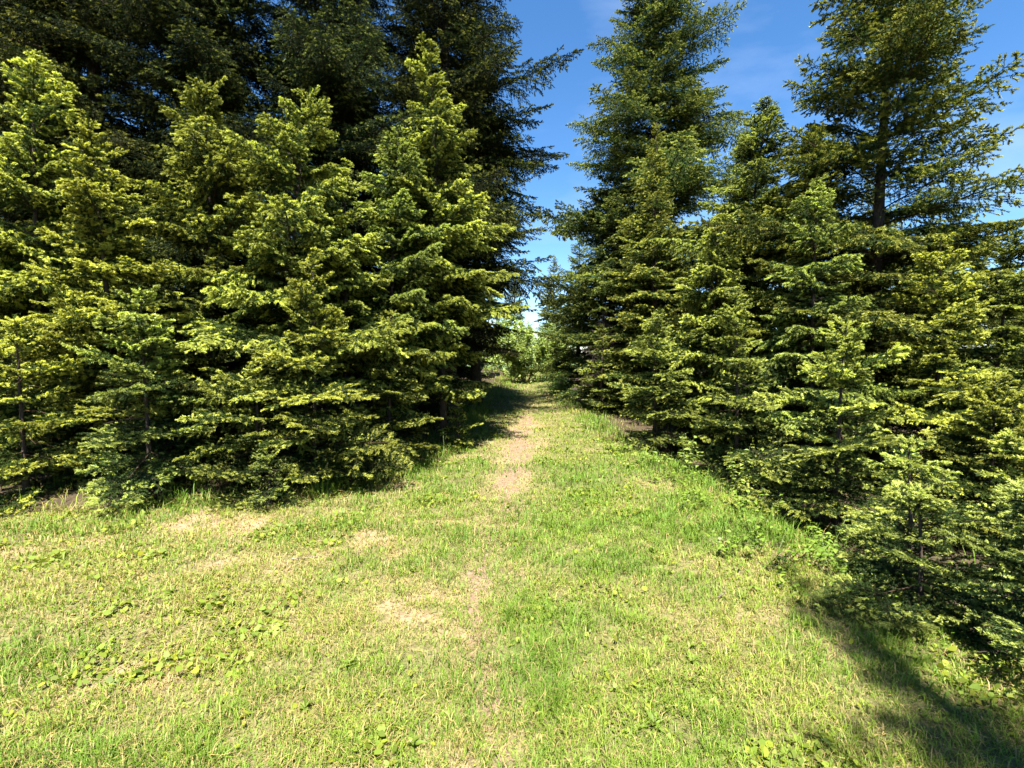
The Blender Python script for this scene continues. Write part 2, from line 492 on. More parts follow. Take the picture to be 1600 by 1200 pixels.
def build_bough(seed, Lb, style):
    """one whole bough along +X: main axis, side twigs in a drooping fan, needle shoots with pale new tips"""
    rg = np.random.default_rng(seed)
    g = Geo()
    if style == 'young':
        dl, nl, nw, per, grav, lift, hang, pnew, tipl = 0.052, 0.022, 0.0078, 360, 0.24, 0.30, 0.35, 0.86, 0.085
        old, mid, new = OLD_C * 1.15, MID_C, NEW_C
    elif style == 'arch':           # full-light sapling: arching boughs with drooping side twigs
        dl, nl, nw, per, grav, lift, hang, pnew, tipl = 0.058, 0.023, 0.0074, 360, 1.25, 0.20, 1.6, 0.80, 0.095
        old, mid, new = OLD_C * 1.0, MID_C, NEW_C
    elif style == 'low':            # shaded lower boughs: flat, little new growth
        dl, nl, nw, per, grav, lift, hang, pnew, tipl = 0.056, 0.021, 0.0072, 320, 0.22, 0.15, 0.18, 0.70, 0.07
        old, mid, new = OLD_C, MID_C * 0.95, NEW_C * 0.82
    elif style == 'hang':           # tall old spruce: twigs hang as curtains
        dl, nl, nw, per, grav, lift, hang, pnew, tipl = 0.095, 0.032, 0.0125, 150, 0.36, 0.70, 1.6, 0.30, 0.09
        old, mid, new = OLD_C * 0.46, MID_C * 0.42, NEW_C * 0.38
    elif style == 'wide':           # tall spruce in full light
        dl, nl, nw, per, grav, lift, hang, pnew, tipl = 0.090, 0.032, 0.0125, 165, 0.28, 0.50, 0.9, 0.72, 0.09
        old, mid, new = OLD_C * 1.25, MID_C * 1.3, NEW_C * 0.62
    elif style == 'dead':
        dl, nl, nw, per, grav, lift, hang, pnew, tipl = 0.060, 0.020, 0.004, 60, 0.30, 0.10, 0.4, 0.0, 0.05
        old, mid, new = np.array([0.10, 0.07, 0.05]), np.array([0.14, 0.10, 0.075]), np.array([0.16, 0.12, 0.09])
    big = style in ('hang', 'wide')
    bare = 0.05 if not big else 0.10
    A = axis(rg, (0, 0, 0), (1, 0, 0.0), Lb, grav / 3, lift / 4, 10, 0.035)
    wood(g, A, 0.004 + 0.006 * Lb, 0.0016, TWIG_C if style != 'dead' else np.array([0.16, 0.125, 0.10]))
    needles(g, rg, A, Lb, 0.35, 0.97, per * 0.8, nl, nw, old)
    def tip(P, l, is_new):
        f = max(0.0, 1 - tipl * rg.uniform(0.7, 1.3) / l)
        c = new * rg.uniform(0.55, 1.15) if is_new else mid
        needles(g, rg, P, l, f, 1.0, per * (3.4 if is_new else 1.6), nl * (1.05 if is_new else 1), nw * (1.35 if is_new else 1.15), c, 0.16, 1.05)
        return f
    tip(A, Lb, rg.random() < pnew)
    n_l = int(Lb / dl)
    for i in range(n_l):
        for sgn in (-1, 1):
            s = bare + (0.985 - bare) * (i + rg.uniform(-0.3, 0.7)) / n_l
            if not 0.05 < s < 0.99: continue
            rem = (1 - s) * Lb
            ll = min(0.58 * rem + 0.055, 0.42 * Lb + 0.04) * rg.uniform(0.55, 1.15) * min(1, 0.5 + s * 2.4)
            if big: ll = min(ll, 0.85)
            ll = max(ll, 0.04)
            p, T = along(A, np.array([s])); p = p[0]; T = T[0]
            an = R(rg.uniform(42, 66)) * sgn
            d0 = np.array([T[0] * math.cos(an) - T[1] * math.sin(an), T[0] * math.sin(an) + T[1] * math.cos(an), T[2] + rg.normal(0.03, 0.16)])
            Pl = axis(rg, p, d0 / np.linalg.norm(d0), ll, hang / 3.0 * rg.uniform(0.6, 1.3), 0.05, 6, 0.05)
            if ll > 0.10:
                wood(g, Pl, 0.0022 + 0.002 * ll, 0.001, TWIG_C if style != 'dead' else np.array([0.18, 0.14, 0.115]))
            f = tip(Pl, ll, rg.random() < pnew * (0.35 + 0.9 * s))
            if f > 0.06:
                needles(g, rg, Pl, ll, 0.02, f, per, nl, nw, old if rg.random() < 0.55 else mid)
            ds = 0.062 if not big else 0.11
            for q in range(int(ll / ds)):
                for s2 in (-1, 1):
                    if rg.random() < 0.16: continue
                    ss = (q + rg.uniform(0.1, 0.9)) * ds / ll
                    if ss > 0.95: continue
                    l2 = (0.5 * (1 - ss) * ll + 0.03) * rg.uniform(0.5, 1.1)
                    l2 = min(l2, 0.20 if not big else 0.32)
                    p2, T2 = along(Pl, np.array([ss])); p2 = p2[0]; T2 = T2[0]
                    a2 = R(rg.uniform(38, 62)) * s2
                    e = np.array([T2[0] * math.cos(a2) - T2[1] * math.sin(a2), T2[0] * math.sin(a2) + T2[1] * math.cos(a2), T2[2] + rg.normal(0.02, 0.22)])
                    P2 = axis(rg, p2, e / np.linalg.norm(e), l2, hang / 3.0, 0.0, 4, 0.05)
                    f2 = tip(P2, l2, rg.random() < pnew * (0.12 + 0.55 * ss + 0.55 * s))
                    if f2 > 0.1:
                        needles(g, rg, P2, l2, 0.0, f2, per * 0.9, nl, nw, old if rg.random() < 0.6 else mid)
    mat = M_OLD if big or style == 'dead' else M_YOUNG
    return g.mesh('bough_' + style, mat)

SIZES = {'young': (0.28, 0.5, 0.8, 1.2), 'arch': (0.4, 0.75, 1.25, 1.9), 'low': (0.5, 0.85, 1.25), 'hang': (0.9, 1.6, 2.4, 3.3), 'wide': (0.7, 1.3, 2.0, 2.8), 'dead': (0.7, 1.1)}
BOUGHS = {}
sd = 100
for st_, ls_ in SIZES.items():
    BOUGHS[st_] = []
    for l_ in ls_:
        vs_ = []
        for k in range(3):
            sd += 1
            vs_.append(build_bough(sd, l_, st_))
        BOUGHS[st_].append((l_, vs_))

def tube_mesh(name, P, rad, mat, sides=9, seed=0, wobble=0.10):
    rg = np.random.default_rng(seed)
    P = np.array(P, float); n_ = len(P)
    T = norm(np.gradient(P, axis=0))
    u = norm(xcross(T, np.array([0.13, 1.0, 0.05]))); v = xcross(T, u)
    V = []
    for i in range(n_):
        for k in range(sides):
            an = 2 * math.pi * k / sides
            r = rad[i] * (1 + wobble * rg.normal())
            V.append(P[i] + (u[i] * math.cos(an) + v[i] * math.sin(an)) * r)
    V.append(P[-1] + T[-1] * rad[-1]); V.append(P[0] - T[0] * rad[0] * 0.2)
    F = []
    for i in range(n_ - 1):
        for k in range(sides):
            a, b = i * sides + k, i * sides + (k + 1) % sides
            F += [(a, b, b + sides), (a, b + sides, a + sides)]
    for k in range(sides):
        F.append(((n_ - 1) * sides + k, (n_ - 1) * sides + (k + 1) % sides, n_ * sides))
        F.append(((k + 1) % sides, k, n_ * sides + 1))
    return tri_mesh(name, np.array(V), None, mat, F=F, smooth=True)

N_BOUGH = [0]
def spruce(label, x, y, h, rad, style='young', name='young_spruce_tree', group=None, bare=0.04, seed=1, spacing=0.37, per=6,
           lean=(0.0, 0.0), low=0.30, power=0.78, up_top=48, dn_low=-12, thin=0.0, cut=None, zoff=0.0):
    rg = np.random.default_rng(seed * 77 + 5)
    if style in ('young', 'arch') and lean == (0.0, 0.0):
        lean = (float(rg.normal(0, 0.035)), float(rg.normal(0, 0.035)))
    root = link(name, None, loc=(x, y, gz(x, y) - 0.03 + zoff))
    root.empty_display_size = 0.2
    tag(root, label, 'tree', group)
    def tp(z):
        t = z / h
        return np.array([lean[0] * t * t * h + 0.02 * h * 0.12 * math.sin(t * 6 + seed), lean[1] * t * t * h, z])
    # trunk
    nseg = max(8, int(h * 1.6))
    Pz = np.linspace(-0.12, h * 0.985, nseg)
    rb = 0.0075 * h + 0.009 if style in ('young', 'arch', 'dead') else 0.0105 * h + 0.03
    rr = [rb * (1 - max(0, z) / h) ** 0.85 * (1.0 + 0.45 * math.exp(-max(0, z) / (0.12 + 0.02 * h))) + 0.004 for z in Pz]
    tr = link('trunk', tube_mesh('trunk', [tp(z) if z > 0 else np.array([0, 0, z]) for z in Pz], rr, M_BARK, 9, seed), root)
    # crown: the leader with its needles and the fine dry twigs near the stem; the boughs are its pieces
    g = Geo()
    top = np.array([tp(z) for z in np.linspace(h * 0.74, h + 0.02, 8)])
    lt = np.linalg.norm(top[-1] - top[0])
    big = style in ('hang', 'wide')
    needles(g, rg, top, lt, 0, 1, 700 if not big else 300, 0.03, 0.008, MID_C)
    for k in range(5):
        an = k * 2 * math.pi / 5 + rg.uniform(0, 1)
        P = axis(rg, top[-2], (math.cos(an), math.sin(an), 0.6), 0.08 + 0.008 * h, 0.05, 0.1, 5)
        needles(g, rg, P, 0.08 + 0.008 * h, 0, 1, 900, 0.022, 0.0075, NEW_C * 0.9)
    for k in range(int(10 + h * 7)):
        z = rg.uniform(0.05, 0.8) * h
        an = rg.uniform(0, 2 * math.pi)
        ll = rg.uniform(0.15, 0.5) * rad * (1 - z / h) + 0.1
        P = axis(rg, tp(z), (math.cos(an), math.sin(an), rg.uniform(-0.3, 0.25)), ll, 0.3, 0.0, 5, 0.12)
        wood(g, P, 0.005, 0.0015, TWIG_C * rg.uniform(0.8, 1.8))
    crown = link('crown', g.mesh('crown', M_OLD if big else M_YOUNG), root)
    tv = rg.uniform(0.72, 1.12); tw = rg.uniform(-0.12, 0.04)
    tint = (tv * (1 + tw), tv, tv * (1 - 2 * tw), 1.0)
    crown.color = tint
    z = max(0.08, bare * h)
    while z < h * 0.975:
        t = z / h
        prof = rad * ((1 - t) ** power) * min(1.0, 0.62 + (t - bare) * 3.2)
        n_w = per + int(rg.integers(-1, 2))
        a0 = rg.uniform(0, 2 * math.pi)
        elev0 = dn_low + (up_top - dn_low) * t ** 1.3
        n_in = 1 if not big else 0          # short inner boughs close to the stem
        for k in range(n_w + n_in):
            if rg.random() < thin: continue
            an = a0 + 2 * math.pi * k / n_w + rg.normal(0, 0.22)
            if k >= n_w: an = rg.uniform(0, 2 * math.pi)
            ln_ = max(0.10 + 0.006 * h, prof * rg.uniform(0.55, 1.30) * (1 + 0.22 * math.sin(an * 2 + seed * 1.7 + z * 1.3)))
            zz = z + rg.uniform(-0.26, 0.26) * spacing
            if k >= n_w:
                ln_ = max(0.2, ln_ * rg.uniform(0.25, 0.5)); zz = z + rg.uniform(0.25, 0.75) * spacing
            if zz > h * 0.985 or zz < 0.03: continue
            if cut is not None and not cut(x + math.cos(an) * ln_, y + math.sin(an) * ln_, zz): continue
            st_ = style
            if style in ('young', 'arch') and t < low: st_ = 'low'
            if style == 'arch' and t > 0.86: st_ = 'young'
            sizes = BOUGHS[st_]
            j = int(np.argmin([abs(math.log(ln_ / s_[0])) for s_ in sizes]))
            L0, vsx = sizes[j]
            me_ = vsx[int(rg.integers(0, 3))]
            o = bpy.data.objects.new('bough', me_)
            COL.objects.link(o)
            o.parent = crown
            o.color = tint
            el = R(elev0 + rg.normal(0, 8))
            pos = tp(zz)
            sc = ln_ / L0
            o.matrix_basis = (Matrix.Translation(Vector(pos)) @ Matrix.Rotation(an, 4, 'Z') @ Matrix.Rotation(-el, 4, 'Y')
                              @ Matrix.Rotation(rg.normal(0, 0.16), 4, 'X') @ Matrix.Diagonal((sc, sc * rg.uniform(0.95, 1.4), sc, 1)))
            N_BOUGH[0] += 1
        z += spacing * (1.0 - 0.45 * t) * rg.uniform(0.85, 1.15)
    return root

# ------------------------------------------------------------------ the spruces
GY_ = 'young spruces along the left edge'
GR_ = 'young spruces along the right edge'
GB_ = 'tall spruces behind the left thicket'
GRB = 'larger spruces right of and beyond the path'
S = spruce
# left thicket, in full light
S('bright yellow-green young spruce with pointed tip at the left of the thicket', -3.1, 6.9, 5.25, 2.0, 'arch', seed=1, group=GY_, spacing=0.50, per=6, low=0.12, up_top=50, dn_low=8, power=0.72)
S('tallest young spruce of the left thicket, pale tips against the dark trees', -1.25, 9.0, 6.95, 2.3, 'arch', seed=2, group=GY_, bare=0.16, spacing=0.56, per=6, low=0.0, up_top=50, dn_low=10, power=0.72)
S('young spruce just left of the tallest young spruce, touching its boughs', -2.0, 8.2, 5.5, 1.9, 'arch', seed=3, group=GY_, bare=0.22, spacing=0.52, per=6, low=0.0, up_top=50, dn_low=8, power=0.72)
S('mid-height spruce between the pointed yellow-green spruce and the tallest one', -2.5, 7.5, 4.5, 1.75, 'arch', seed=4, group=GY_, spacing=0.48, per=6, low=0.1, up_top=50, dn_low=6, power=0.75)
S('shorter bushy spruce in front of the pointed yellow-green spruce', -2.42, 6.1, 2.85, 1.15, seed=5, group=GY_, low=0.45, spacing=0.39, per=5)
S('low spruce at the right corner of the left thicket beside the path', -1.78, 7.2, 2.35, 0.95, seed=6, group=GY_, low=0.6, spacing=0.36, per=5)
S('small front spruce with flat spreading tiers above the lawn, left thicket', -2.95, 5.75, 1.75, 1.05, seed=7, group=GY_, low=0.6, spacing=0.34, per=5)
S('waist-high little spruce at the front foot of the left thicket', -1.98, 6.05, 0.95, 0.70, seed=8, group=GY_, low=0.8, spacing=0.21, per=5)
S('ground-hugging little spruce on the lawn edge under the spreading tiers', -2.62, 5.35, 0.55, 0.62, seed=9, group=GY_, low=0.9, spacing=0.17, per=5)
S('sunlit young spruce left of the pointed yellow-green spruce', -4.3, 7.2, 5.5, 2.0, 'arch', seed=10, group=GY_, spacing=0.52, per=6, low=0.1, up_top=50, dn_low=8, power=0.72)
S('broad young spruce in the middle of the far left hedge of spruces', -5.1, 6.4, 4.4, 1.5, seed=11, group=GY_)
S('tall young spruce at the outer left end of the thicket', -6.9, 7.3, 5.9, 2.2, 'arch', seed=12, group=GY_, spacing=0.54, per=6, low=0.1, up_top=50, dn_low=8, power=0.72)
S('short dense spruce in front of the far left hedge of spruces', -4.1, 5.6, 2.3, 1.1, seed=13, group=GY_, low=0.5, spacing=0.36, per=5)
S('rounded short spruce at the far left lawn edge', -5.35, 5.45, 2.0, 1.1, seed=14, group=GY_, low=0.5, spacing=0.36, per=5)
S('head-high spruce furthest left on the lawn edge', -6.5, 5.7, 2.5, 1.15, seed=15, group=GY_, low=0.5, spacing=0.39, per=5)
S('small dark spruce sapling in the shade right of the left thicket', -0.95, 8.8, 0.8, 0.55, seed=16, group=GY_, low=1.1, spacing=0.20, per=5)
# tall trees behind them
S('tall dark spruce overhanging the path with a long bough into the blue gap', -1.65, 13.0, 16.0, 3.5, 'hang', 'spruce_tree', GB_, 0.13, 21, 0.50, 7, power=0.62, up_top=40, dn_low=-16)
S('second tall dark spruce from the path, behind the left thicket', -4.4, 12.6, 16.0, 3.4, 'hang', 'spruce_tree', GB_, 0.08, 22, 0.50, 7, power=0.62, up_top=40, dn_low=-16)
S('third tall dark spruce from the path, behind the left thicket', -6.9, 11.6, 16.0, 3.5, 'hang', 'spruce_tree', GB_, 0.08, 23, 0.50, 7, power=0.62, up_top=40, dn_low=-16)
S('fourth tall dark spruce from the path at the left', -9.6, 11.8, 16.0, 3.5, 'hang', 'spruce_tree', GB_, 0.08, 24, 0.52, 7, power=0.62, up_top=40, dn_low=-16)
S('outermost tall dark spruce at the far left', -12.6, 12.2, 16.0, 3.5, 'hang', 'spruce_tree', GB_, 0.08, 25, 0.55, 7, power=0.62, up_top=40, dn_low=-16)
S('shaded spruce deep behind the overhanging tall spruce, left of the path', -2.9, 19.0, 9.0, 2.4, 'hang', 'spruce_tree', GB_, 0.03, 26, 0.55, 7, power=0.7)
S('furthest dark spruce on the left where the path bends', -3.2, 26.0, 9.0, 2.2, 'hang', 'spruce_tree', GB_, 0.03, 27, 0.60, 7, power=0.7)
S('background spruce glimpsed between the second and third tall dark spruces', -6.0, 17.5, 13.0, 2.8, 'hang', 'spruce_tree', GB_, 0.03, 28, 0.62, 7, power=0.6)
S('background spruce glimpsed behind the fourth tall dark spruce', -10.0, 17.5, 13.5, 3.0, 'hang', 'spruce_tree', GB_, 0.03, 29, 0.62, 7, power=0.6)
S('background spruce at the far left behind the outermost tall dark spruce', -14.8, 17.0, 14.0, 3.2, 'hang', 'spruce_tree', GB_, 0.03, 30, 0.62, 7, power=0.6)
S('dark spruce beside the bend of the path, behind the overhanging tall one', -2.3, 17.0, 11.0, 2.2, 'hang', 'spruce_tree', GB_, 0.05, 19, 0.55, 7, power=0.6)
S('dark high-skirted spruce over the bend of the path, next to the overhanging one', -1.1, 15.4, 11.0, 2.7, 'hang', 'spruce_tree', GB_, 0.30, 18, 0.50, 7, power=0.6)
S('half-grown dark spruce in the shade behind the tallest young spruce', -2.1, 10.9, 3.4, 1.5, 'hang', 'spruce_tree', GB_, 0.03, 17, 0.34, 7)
S('distant spruce closing the blue gap above the shrubs, left of two', 0.2, 37.0, 7.2, 2.2, 'wide', 'spruce_tree', GRB, 0.02, 70, 0.5, 7)
S('distant spruce closing the blue gap above the shrubs, right of two', 2.9, 35.0, 8.0, 2.3, 'wide', 'spruce_tree', GRB, 0.02, 71, 0.5, 7)
# right side
S('tall spruce in the blue gap, the largest right of the path', 4.2, 15.2, 16.5, 4.0, 'wide', 'spruce_tree', GRB, 0.08, 31, 0.54, 7, power=0.82, up_top=40, dn_low=-12, thin=0.12)
S('pointed mid-size spruce standing in front of the largest right spruce', 3.55, 12.6, 7.4, 1.7, 'wide', 'spruce_tree', GRB, 0.06, 32, 0.36, 7, power=0.8)
S('full-skirted spruce left of the largest right spruce, beside the path end', 3.0, 15.0, 8.0, 2.1, 'wide', 'spruce_tree', GRB, 0.05, 33, 0.38, 7, power=0.75)
S('far spruce at the right of the path end, below the blue gap', 2.65, 20.0, 6.2, 1.8, 'wide', 'spruce_tree', GRB, 0.03, 34, 0.36, 7)
S('slender spruce with long loose boughs at the upper right', 6.2, 8.6, 9.6, 2.9, 'wide', 'spruce_tree', GRB, 0.10, 35, 0.50, 6, power=0.5, thin=0.15, dn_low=-4)
S('tall spruce far behind the right thicket', 7.8, 17.0, 9.5, 2.4, 'wide', 'spruce_tree', GRB, 0.04, 36, 0.50, 7)
S('dark spruce closing the view behind the slender loose one', 9.6, 13.5, 6.5, 2.0, 'wide', 'spruce_tree', GRB, 0.03, 37, 0.45, 7)
S('furthest right background spruce with a low top', 12.6, 14.5, 6.2, 2.1, 'wide', 'spruce_tree', GRB, 0.03, 38, 0.48, 7)
S('background spruce filling the gap right of the largest right spruce', 6.3, 21.0, 6.5, 2.2, 'wide', 'spruce_tree', GRB, 0.02, 61, 0.5, 7)
S('background spruce behind the wide young spruce at the outer right', 13.5, 19.0, 5.6, 2.3, 'wide', 'spruce_tree', GRB, 0.02, 62, 0.5, 7)
S('background spruce at the very right edge of the view', 17.0, 17.5, 5.2, 2.3, 'wide', 'spruce_tree', GRB, 0.02, 63, 0.5, 7)
S('loose-topped spruce just left of the slender one at the upper right', 4.8, 10.6, 7.0, 2.3, 'arch', seed=39, group=GR_, spacing=0.52, per=6, low=0.0, up_top=50, dn_low=8, power=0.7)
S('spruce filling the gap below the long loose boughs at right', 5.3, 9.3, 6.0, 2.0, 'arch', seed=40, group=GR_, spacing=0.50, per=6, low=0.0, up_top=50, dn_low=8, power=0.7)
S('yellow-green young spruce in the middle of the right thicket', 3.8, 9.6, 4.9, 1.8, 'arch', seed=41, group=GR_, spacing=0.46, per=6, low=0.1, up_top=50, dn_low=6)
S('bushy young spruce with skirt on the grass nearest the path, right thicket', 2.55, 8.9, 2.6, 1.2, seed=42, group=GR_, low=0.5, spacing=0.36, per=5)
S('head-high spruce in the front of the right thicket behind the leafy herbs', 3.3, 7.3, 2.9, 1.15, seed=43, group=GR_, low=0.45, spacing=0.38, per=5)
S('dense front spruce at the right above the dark ditch', 3.5, 5.35, 2.35, 1.15, seed=44, group=GR_, low=0.5, spacing=0.36, per=5)
S('upright young spruce behind the dense front spruce at right', 4.5, 7.5, 4.7, 1.7, 'arch', seed=45, group=GR_, spacing=0.46, per=6, low=0.1, up_top=50, dn_low=6)
S('low brown-shaded spruce ball at the foot of the full-skirted spruce', 2.45, 13.6, 2.3, 1.0, seed=46, group=GR_, style='low', low=0.0, spacing=0.28)
S('young spruce with a narrow tip right of the slender loose spruce', 5.9, 6.9, 3.7, 1.35, seed=47, group=GR_)
S('wide young spruce at the outer right of the thicket', 7.3, 7.6, 3.9, 1.5, seed=48, group=GR_)
S('short spruce at the outer right lawn edge', 4.75, 4.9, 1.8, 1.05, seed=49, group=GR_, low=0.6, spacing=0.26, per=5)
S('last short spruce on the far right lawn edge', 6.0, 5.0, 2.0, 1.15, seed=50, group=GR_, low=0.5, spacing=0.36, per=5)
S('little spruce on the right lawn edge ahead of the dense front spruce', 3.05, 3.75, 1.3, 0.85, seed=51, group=GR_, low=0.7, spacing=0.29, per=5)
S('bushy little spruce at the far right behind the cut-off small one', 4.0, 3.5, 1.7, 1.0, seed=52, group=GR_, low=0.6, spacing=0.33, per=5)
S('background spruce low behind the dark closing spruce at right', 9.5, 22.0, 6.5, 2.6, 'wide', 'spruce_tree', GRB, 0.02, 64, 0.55, 7)
S('second background spruce from the right edge of the view', 17.5, 23.0, 6.5, 2.8, 'wide', 'spruce_tree', GRB, 0.02, 65, 0.55, 7)
S('background spruce at the foot of the furthest right spruces', 22.0, 21.0, 6.0, 2.8, 'wide', 'spruce_tree', GRB, 0.02, 66, 0.55, 7)
S('tiny spruce in the herbs at the lower right of the lawn', 2.55, 3.05, 0.85, 0.62, seed=53, group=GR_, low=0.8, spacing=0.20)
S('small spruce cut by the lower right edge of the view', 2.75, 2.5, 1.0, 0.70, seed=54, group=GR_, low=0.8, spacing=0.22)
# stands just behind and to the right of the viewer: its shadow lies on the grass at the lower right
S('spruce behind the viewer whose shadow falls on the lower right grass', 1.72, -3.1, 13.2, 1.5, 'wide', 'spruce_tree', None, 0.04, 55, 0.55, 6, thin=0.30)

# ------------------------------------------------------------------ far green shrubs where the path ends
def leaf_shrub(label, x, y, h, rad, seed, group, nleaf=2600, col=(0.12, 0.20, 0.045), lw=0.075):
    rg = np.random.default_rng(seed)
    root = link('leafy_shrub', None, loc=(x, y, gz(x, y) - 0.02))
    tag(root, label, 'shrub', group)
    g = Geo()
    for k in range(11):
        stem = Geo()
        an = rg.uniform(0, 2 * math.pi)
        d0 = np.array([math.cos(an) * 0.45, math.sin(an) * 0.45, 1.0]); d0 /= np.linalg.norm(d0)
        ln_ = h * rg.uniform(0.7, 1.05)
        P = axis(rg, (math.cos(an) * 0.08, math.sin(an) * 0.08, 0), d0, ln_, 0.16, 0.0, 8, 0.08)
        wood(stem, P, 0.018, 0.004, np.array([0.10, 0.075, 0.05]))
        link('stem', stem.mesh('stem', M_OLD), root)
        for q in range(14):
            s = rg.uniform(0.2, 1.0)
            p, T = along(P, np.array([s]))
            e = T[0] * 0.5 + rg.normal(0, 0.6, 3); e /= np.linalg.norm(e)
            P2 = axis(rg, p[0], e, rad * rg.uniform(0.25, 0.6), 0.15, 0, 5, 0.1)
            kk = nleaf // (11 * 14)
            ss = rg.uniform(0.1, 1, kk)
            pp, TT = along(P2, ss)
            pp = pp + rg.normal(0, 0.07, (kk, 3))
            pp[:, 2] = np.maximum(pp[:, 2], 0.05)
            u = norm(rg.normal(0, 1, (kk, 3)) * np.array([1, 1, 0.5])); v = norm(np.cross(u, rg.normal(0, 0.45, (kk, 3)) + np.array([0, 0, 1.0])))
            s_ = lw * rg.uniform(0.6, 1.2, (kk, 1))
            A, B, C_, D = pp - u * s_, pp + v * s_ * 0.5, pp + u * s_, pp - v * s_ * 0.5
            vv = np.stack([A, B, C_, A, C_, D], 1).reshape(-1, 3)
            g.add(vv, np.repeat(np.array(col) * rg.uniform(0.6, 1.35, (kk, 1)), 6, 0))
    link('crown', g.mesh('crown', M_LEAF), root)
    return root

GH = 'leafy shrubs at the end of the path'
leaf_shrub('bright green rounded shrub filling the end of the path', 0.65, 23.5, 2.6, 1.5, 201, GH, 8000, col=(0.24, 0.31, 0.08))
leaf_shrub('pale green shrub left of the rounded one at the path end', -0.5, 27.5, 3.1, 1.8, 202, GH, 8000, col=(0.25, 0.32, 0.10))
leaf_shrub('green shrub right of the rounded one against the far spruce', 1.95, 24.5, 2.3, 1.4, 203, GH, 8000, col=(0.21, 0.28, 0.07))
leaf_shrub('shrub at the left end of the row, half behind the dark trees', -2.0, 29.5, 3.3, 2.0, 206, GH, 8000, col=(0.16, 0.22, 0.06))
leaf_shrub('tallest shrub closing the view behind the path end', 1.9, 32.0, 3.8, 2.2, 204, GH, 6000, col=(0.10, 0.17, 0.05))
leaf_shrub('low green bush at the right foot of the far spruce', 1.55, 18.2, 0.75, 0.55, 205, GH, 1500, lw=0.035)

# ------------------------------------------------------------------ broad-leaved herbs
def leaf_mesh(name, L_, W_, col, lobes=0.0, fold=0.25, droop=0.35, seed=0):
    rg = np.random.default_rng(seed)
    n_ = 7
    V, C, F = [], [], []
    for i in range(n_):
        s = i / (n_ - 1)
        w = W_ * 0.5 * math.sin(math.pi * min(0.995, s ** 0.78 + 0.02)) * (1 + lobes * math.sin(i * 2.6)) + 0.0008
        z = L_ * (0.10 * s - droop * s * s)
        for k, q in enumerate((-1, 0, 1)):
            V.append((s * L_, q * w, z + abs(q) * w * fold))
            f = 1.12 if q == 0 else rg.uniform(0.85, 1.05)
            C.append((col[0] * f, col[1] * f, col[2] * f, 1))
    for i in range(n_ - 1):
        for k in range(2):
            a = i * 3 + k
            F += [(a, a + 3, a + 4), (a, a + 4, a + 1)]
    return tri_mesh(name, np.array(V), np.array(C), M_LEAF, F=F, smooth=True)

LEAF_PALE = [leaf_mesh('leaf', 0.085, 0.045, (0.14, 0.20, 0.040), 0.06, 0.3, 0.3, 1), leaf_mesh('leaf', 0.07, 0.042, (0.17, 0.22, 0.045), 0.08, 0.2, 0.45, 2)]
LEAF_HERB = [leaf_mesh('leaf', 0.075, 0.040, (0.105, 0.175, 0.022), 0.10, 0.25, 0.4, 3), leaf_mesh('leaf', 0.060, 0.036, (0.135, 0.195, 0.026), 0.1, 0.35, 0.3, 4)]
LEAF_WEED = [leaf_mesh('leaf', 0.075, 0.026, (0.105, 0.155, 0.022), 0.22, 0.35, 0.45, 5), leaf_mesh('leaf', 0.055, 0.024, (0.135, 0.175, 0.030), 0.15, 0.25, 0.35, 6)]

def put_leaf(me_, parent, pos, az, el, roll, sc):
    o = bpy.data.objects.new('leaf', me_)
    COL.objects.link(o)
    o.parent = parent
    o.matrix_basis = (Matrix.Translation(Vector(pos)) @ Matrix.Rotation(az, 4, 'Z') @ Matrix.Rotation(-el, 4, 'Y')
                      @ Matrix.Rotation(roll, 4, 'X') @ Matrix.Scale(sc, 4))

def herb(label, x, y, h, nstem, leaves, seed, kind=LEAF_HERB, spread=0.35, group=None, sc=1.0, name='leafy_herb', cat='plant'):
    rg = np.random.default_rng(seed)
    root = link(name, None, loc=(x, y, gz(x, y)))
    tag(root, label, cat, group)
    spots = []
    for k in range(nstem):
        g = Geo()
        an = rg.uniform(0, 2 * math.pi)
        d0 = np.array([math.cos(an) * spread * rg.uniform(0.3, 1.4), math.sin(an) * spread * rg.uniform(0.3, 1.4), 1.0]); d0 /= np.linalg.norm(d0)
        hh = h * rg.uniform(0.6, 1.1)
        P = axis(rg, (rg.normal(0, 0.05) * spread * 3, rg.normal(0, 0.05) * spread * 3, -0.02), d0, hh, 0.12, 0, 6, 0.06)
        wood(g, P, 0.0035, 0.0014, np.array([0.10, 0.13, 0.04]))
        link('stem', g.mesh('stem', M_LEAF), root)
        for q in range(leaves):
            s = 0.3 + 0.7 * (q + 0.6) / leaves
            p, T = along(P, np.array([min(s, 0.99)]))
            spots.append((p[0], an + q * 2.4 + rg.normal(0, 0.3), rg.uniform(-0.1, 0.6), rg.normal(0, 0.3), sc * rg.uniform(0.65, 1.2)))
    for (p, az, el, ro, s_) in spots:
        put_leaf(kind[int(rg.integers(0, 2))], root, p, az, el, ro, s_)
    return root

def rosette(label, x, y, n_, seed, sc=1.0, group='broad-leaved weeds in the lawn'):
    rg = np.random.default_rng(seed)
    root = link('rosette_weed', None, loc=(x, y, gz(x, y) + 0.006))
    tag(root, label, 'weed', group)
    g = Geo()
    P = np.array([[0, 0, -0.012], [0.002, 0, 0.0], [0.0, 0.003, 0.012]])
    wood(g, P, 0.006, 0.003, np.array([0.12, 0.15, 0.04]))
    link('crown', g.mesh('crown', M_LEAF), root)
    for k in range(n_):
        put_leaf(LEAF_WEED[k % 2], root, (0, 0, 0.006), k * 2.4 + rg.normal(0, 0.2), rg.uniform(0.2, 1.1), rg.normal(0, 0.35), sc * rg.uniform(0.45, 1.1))
    return root

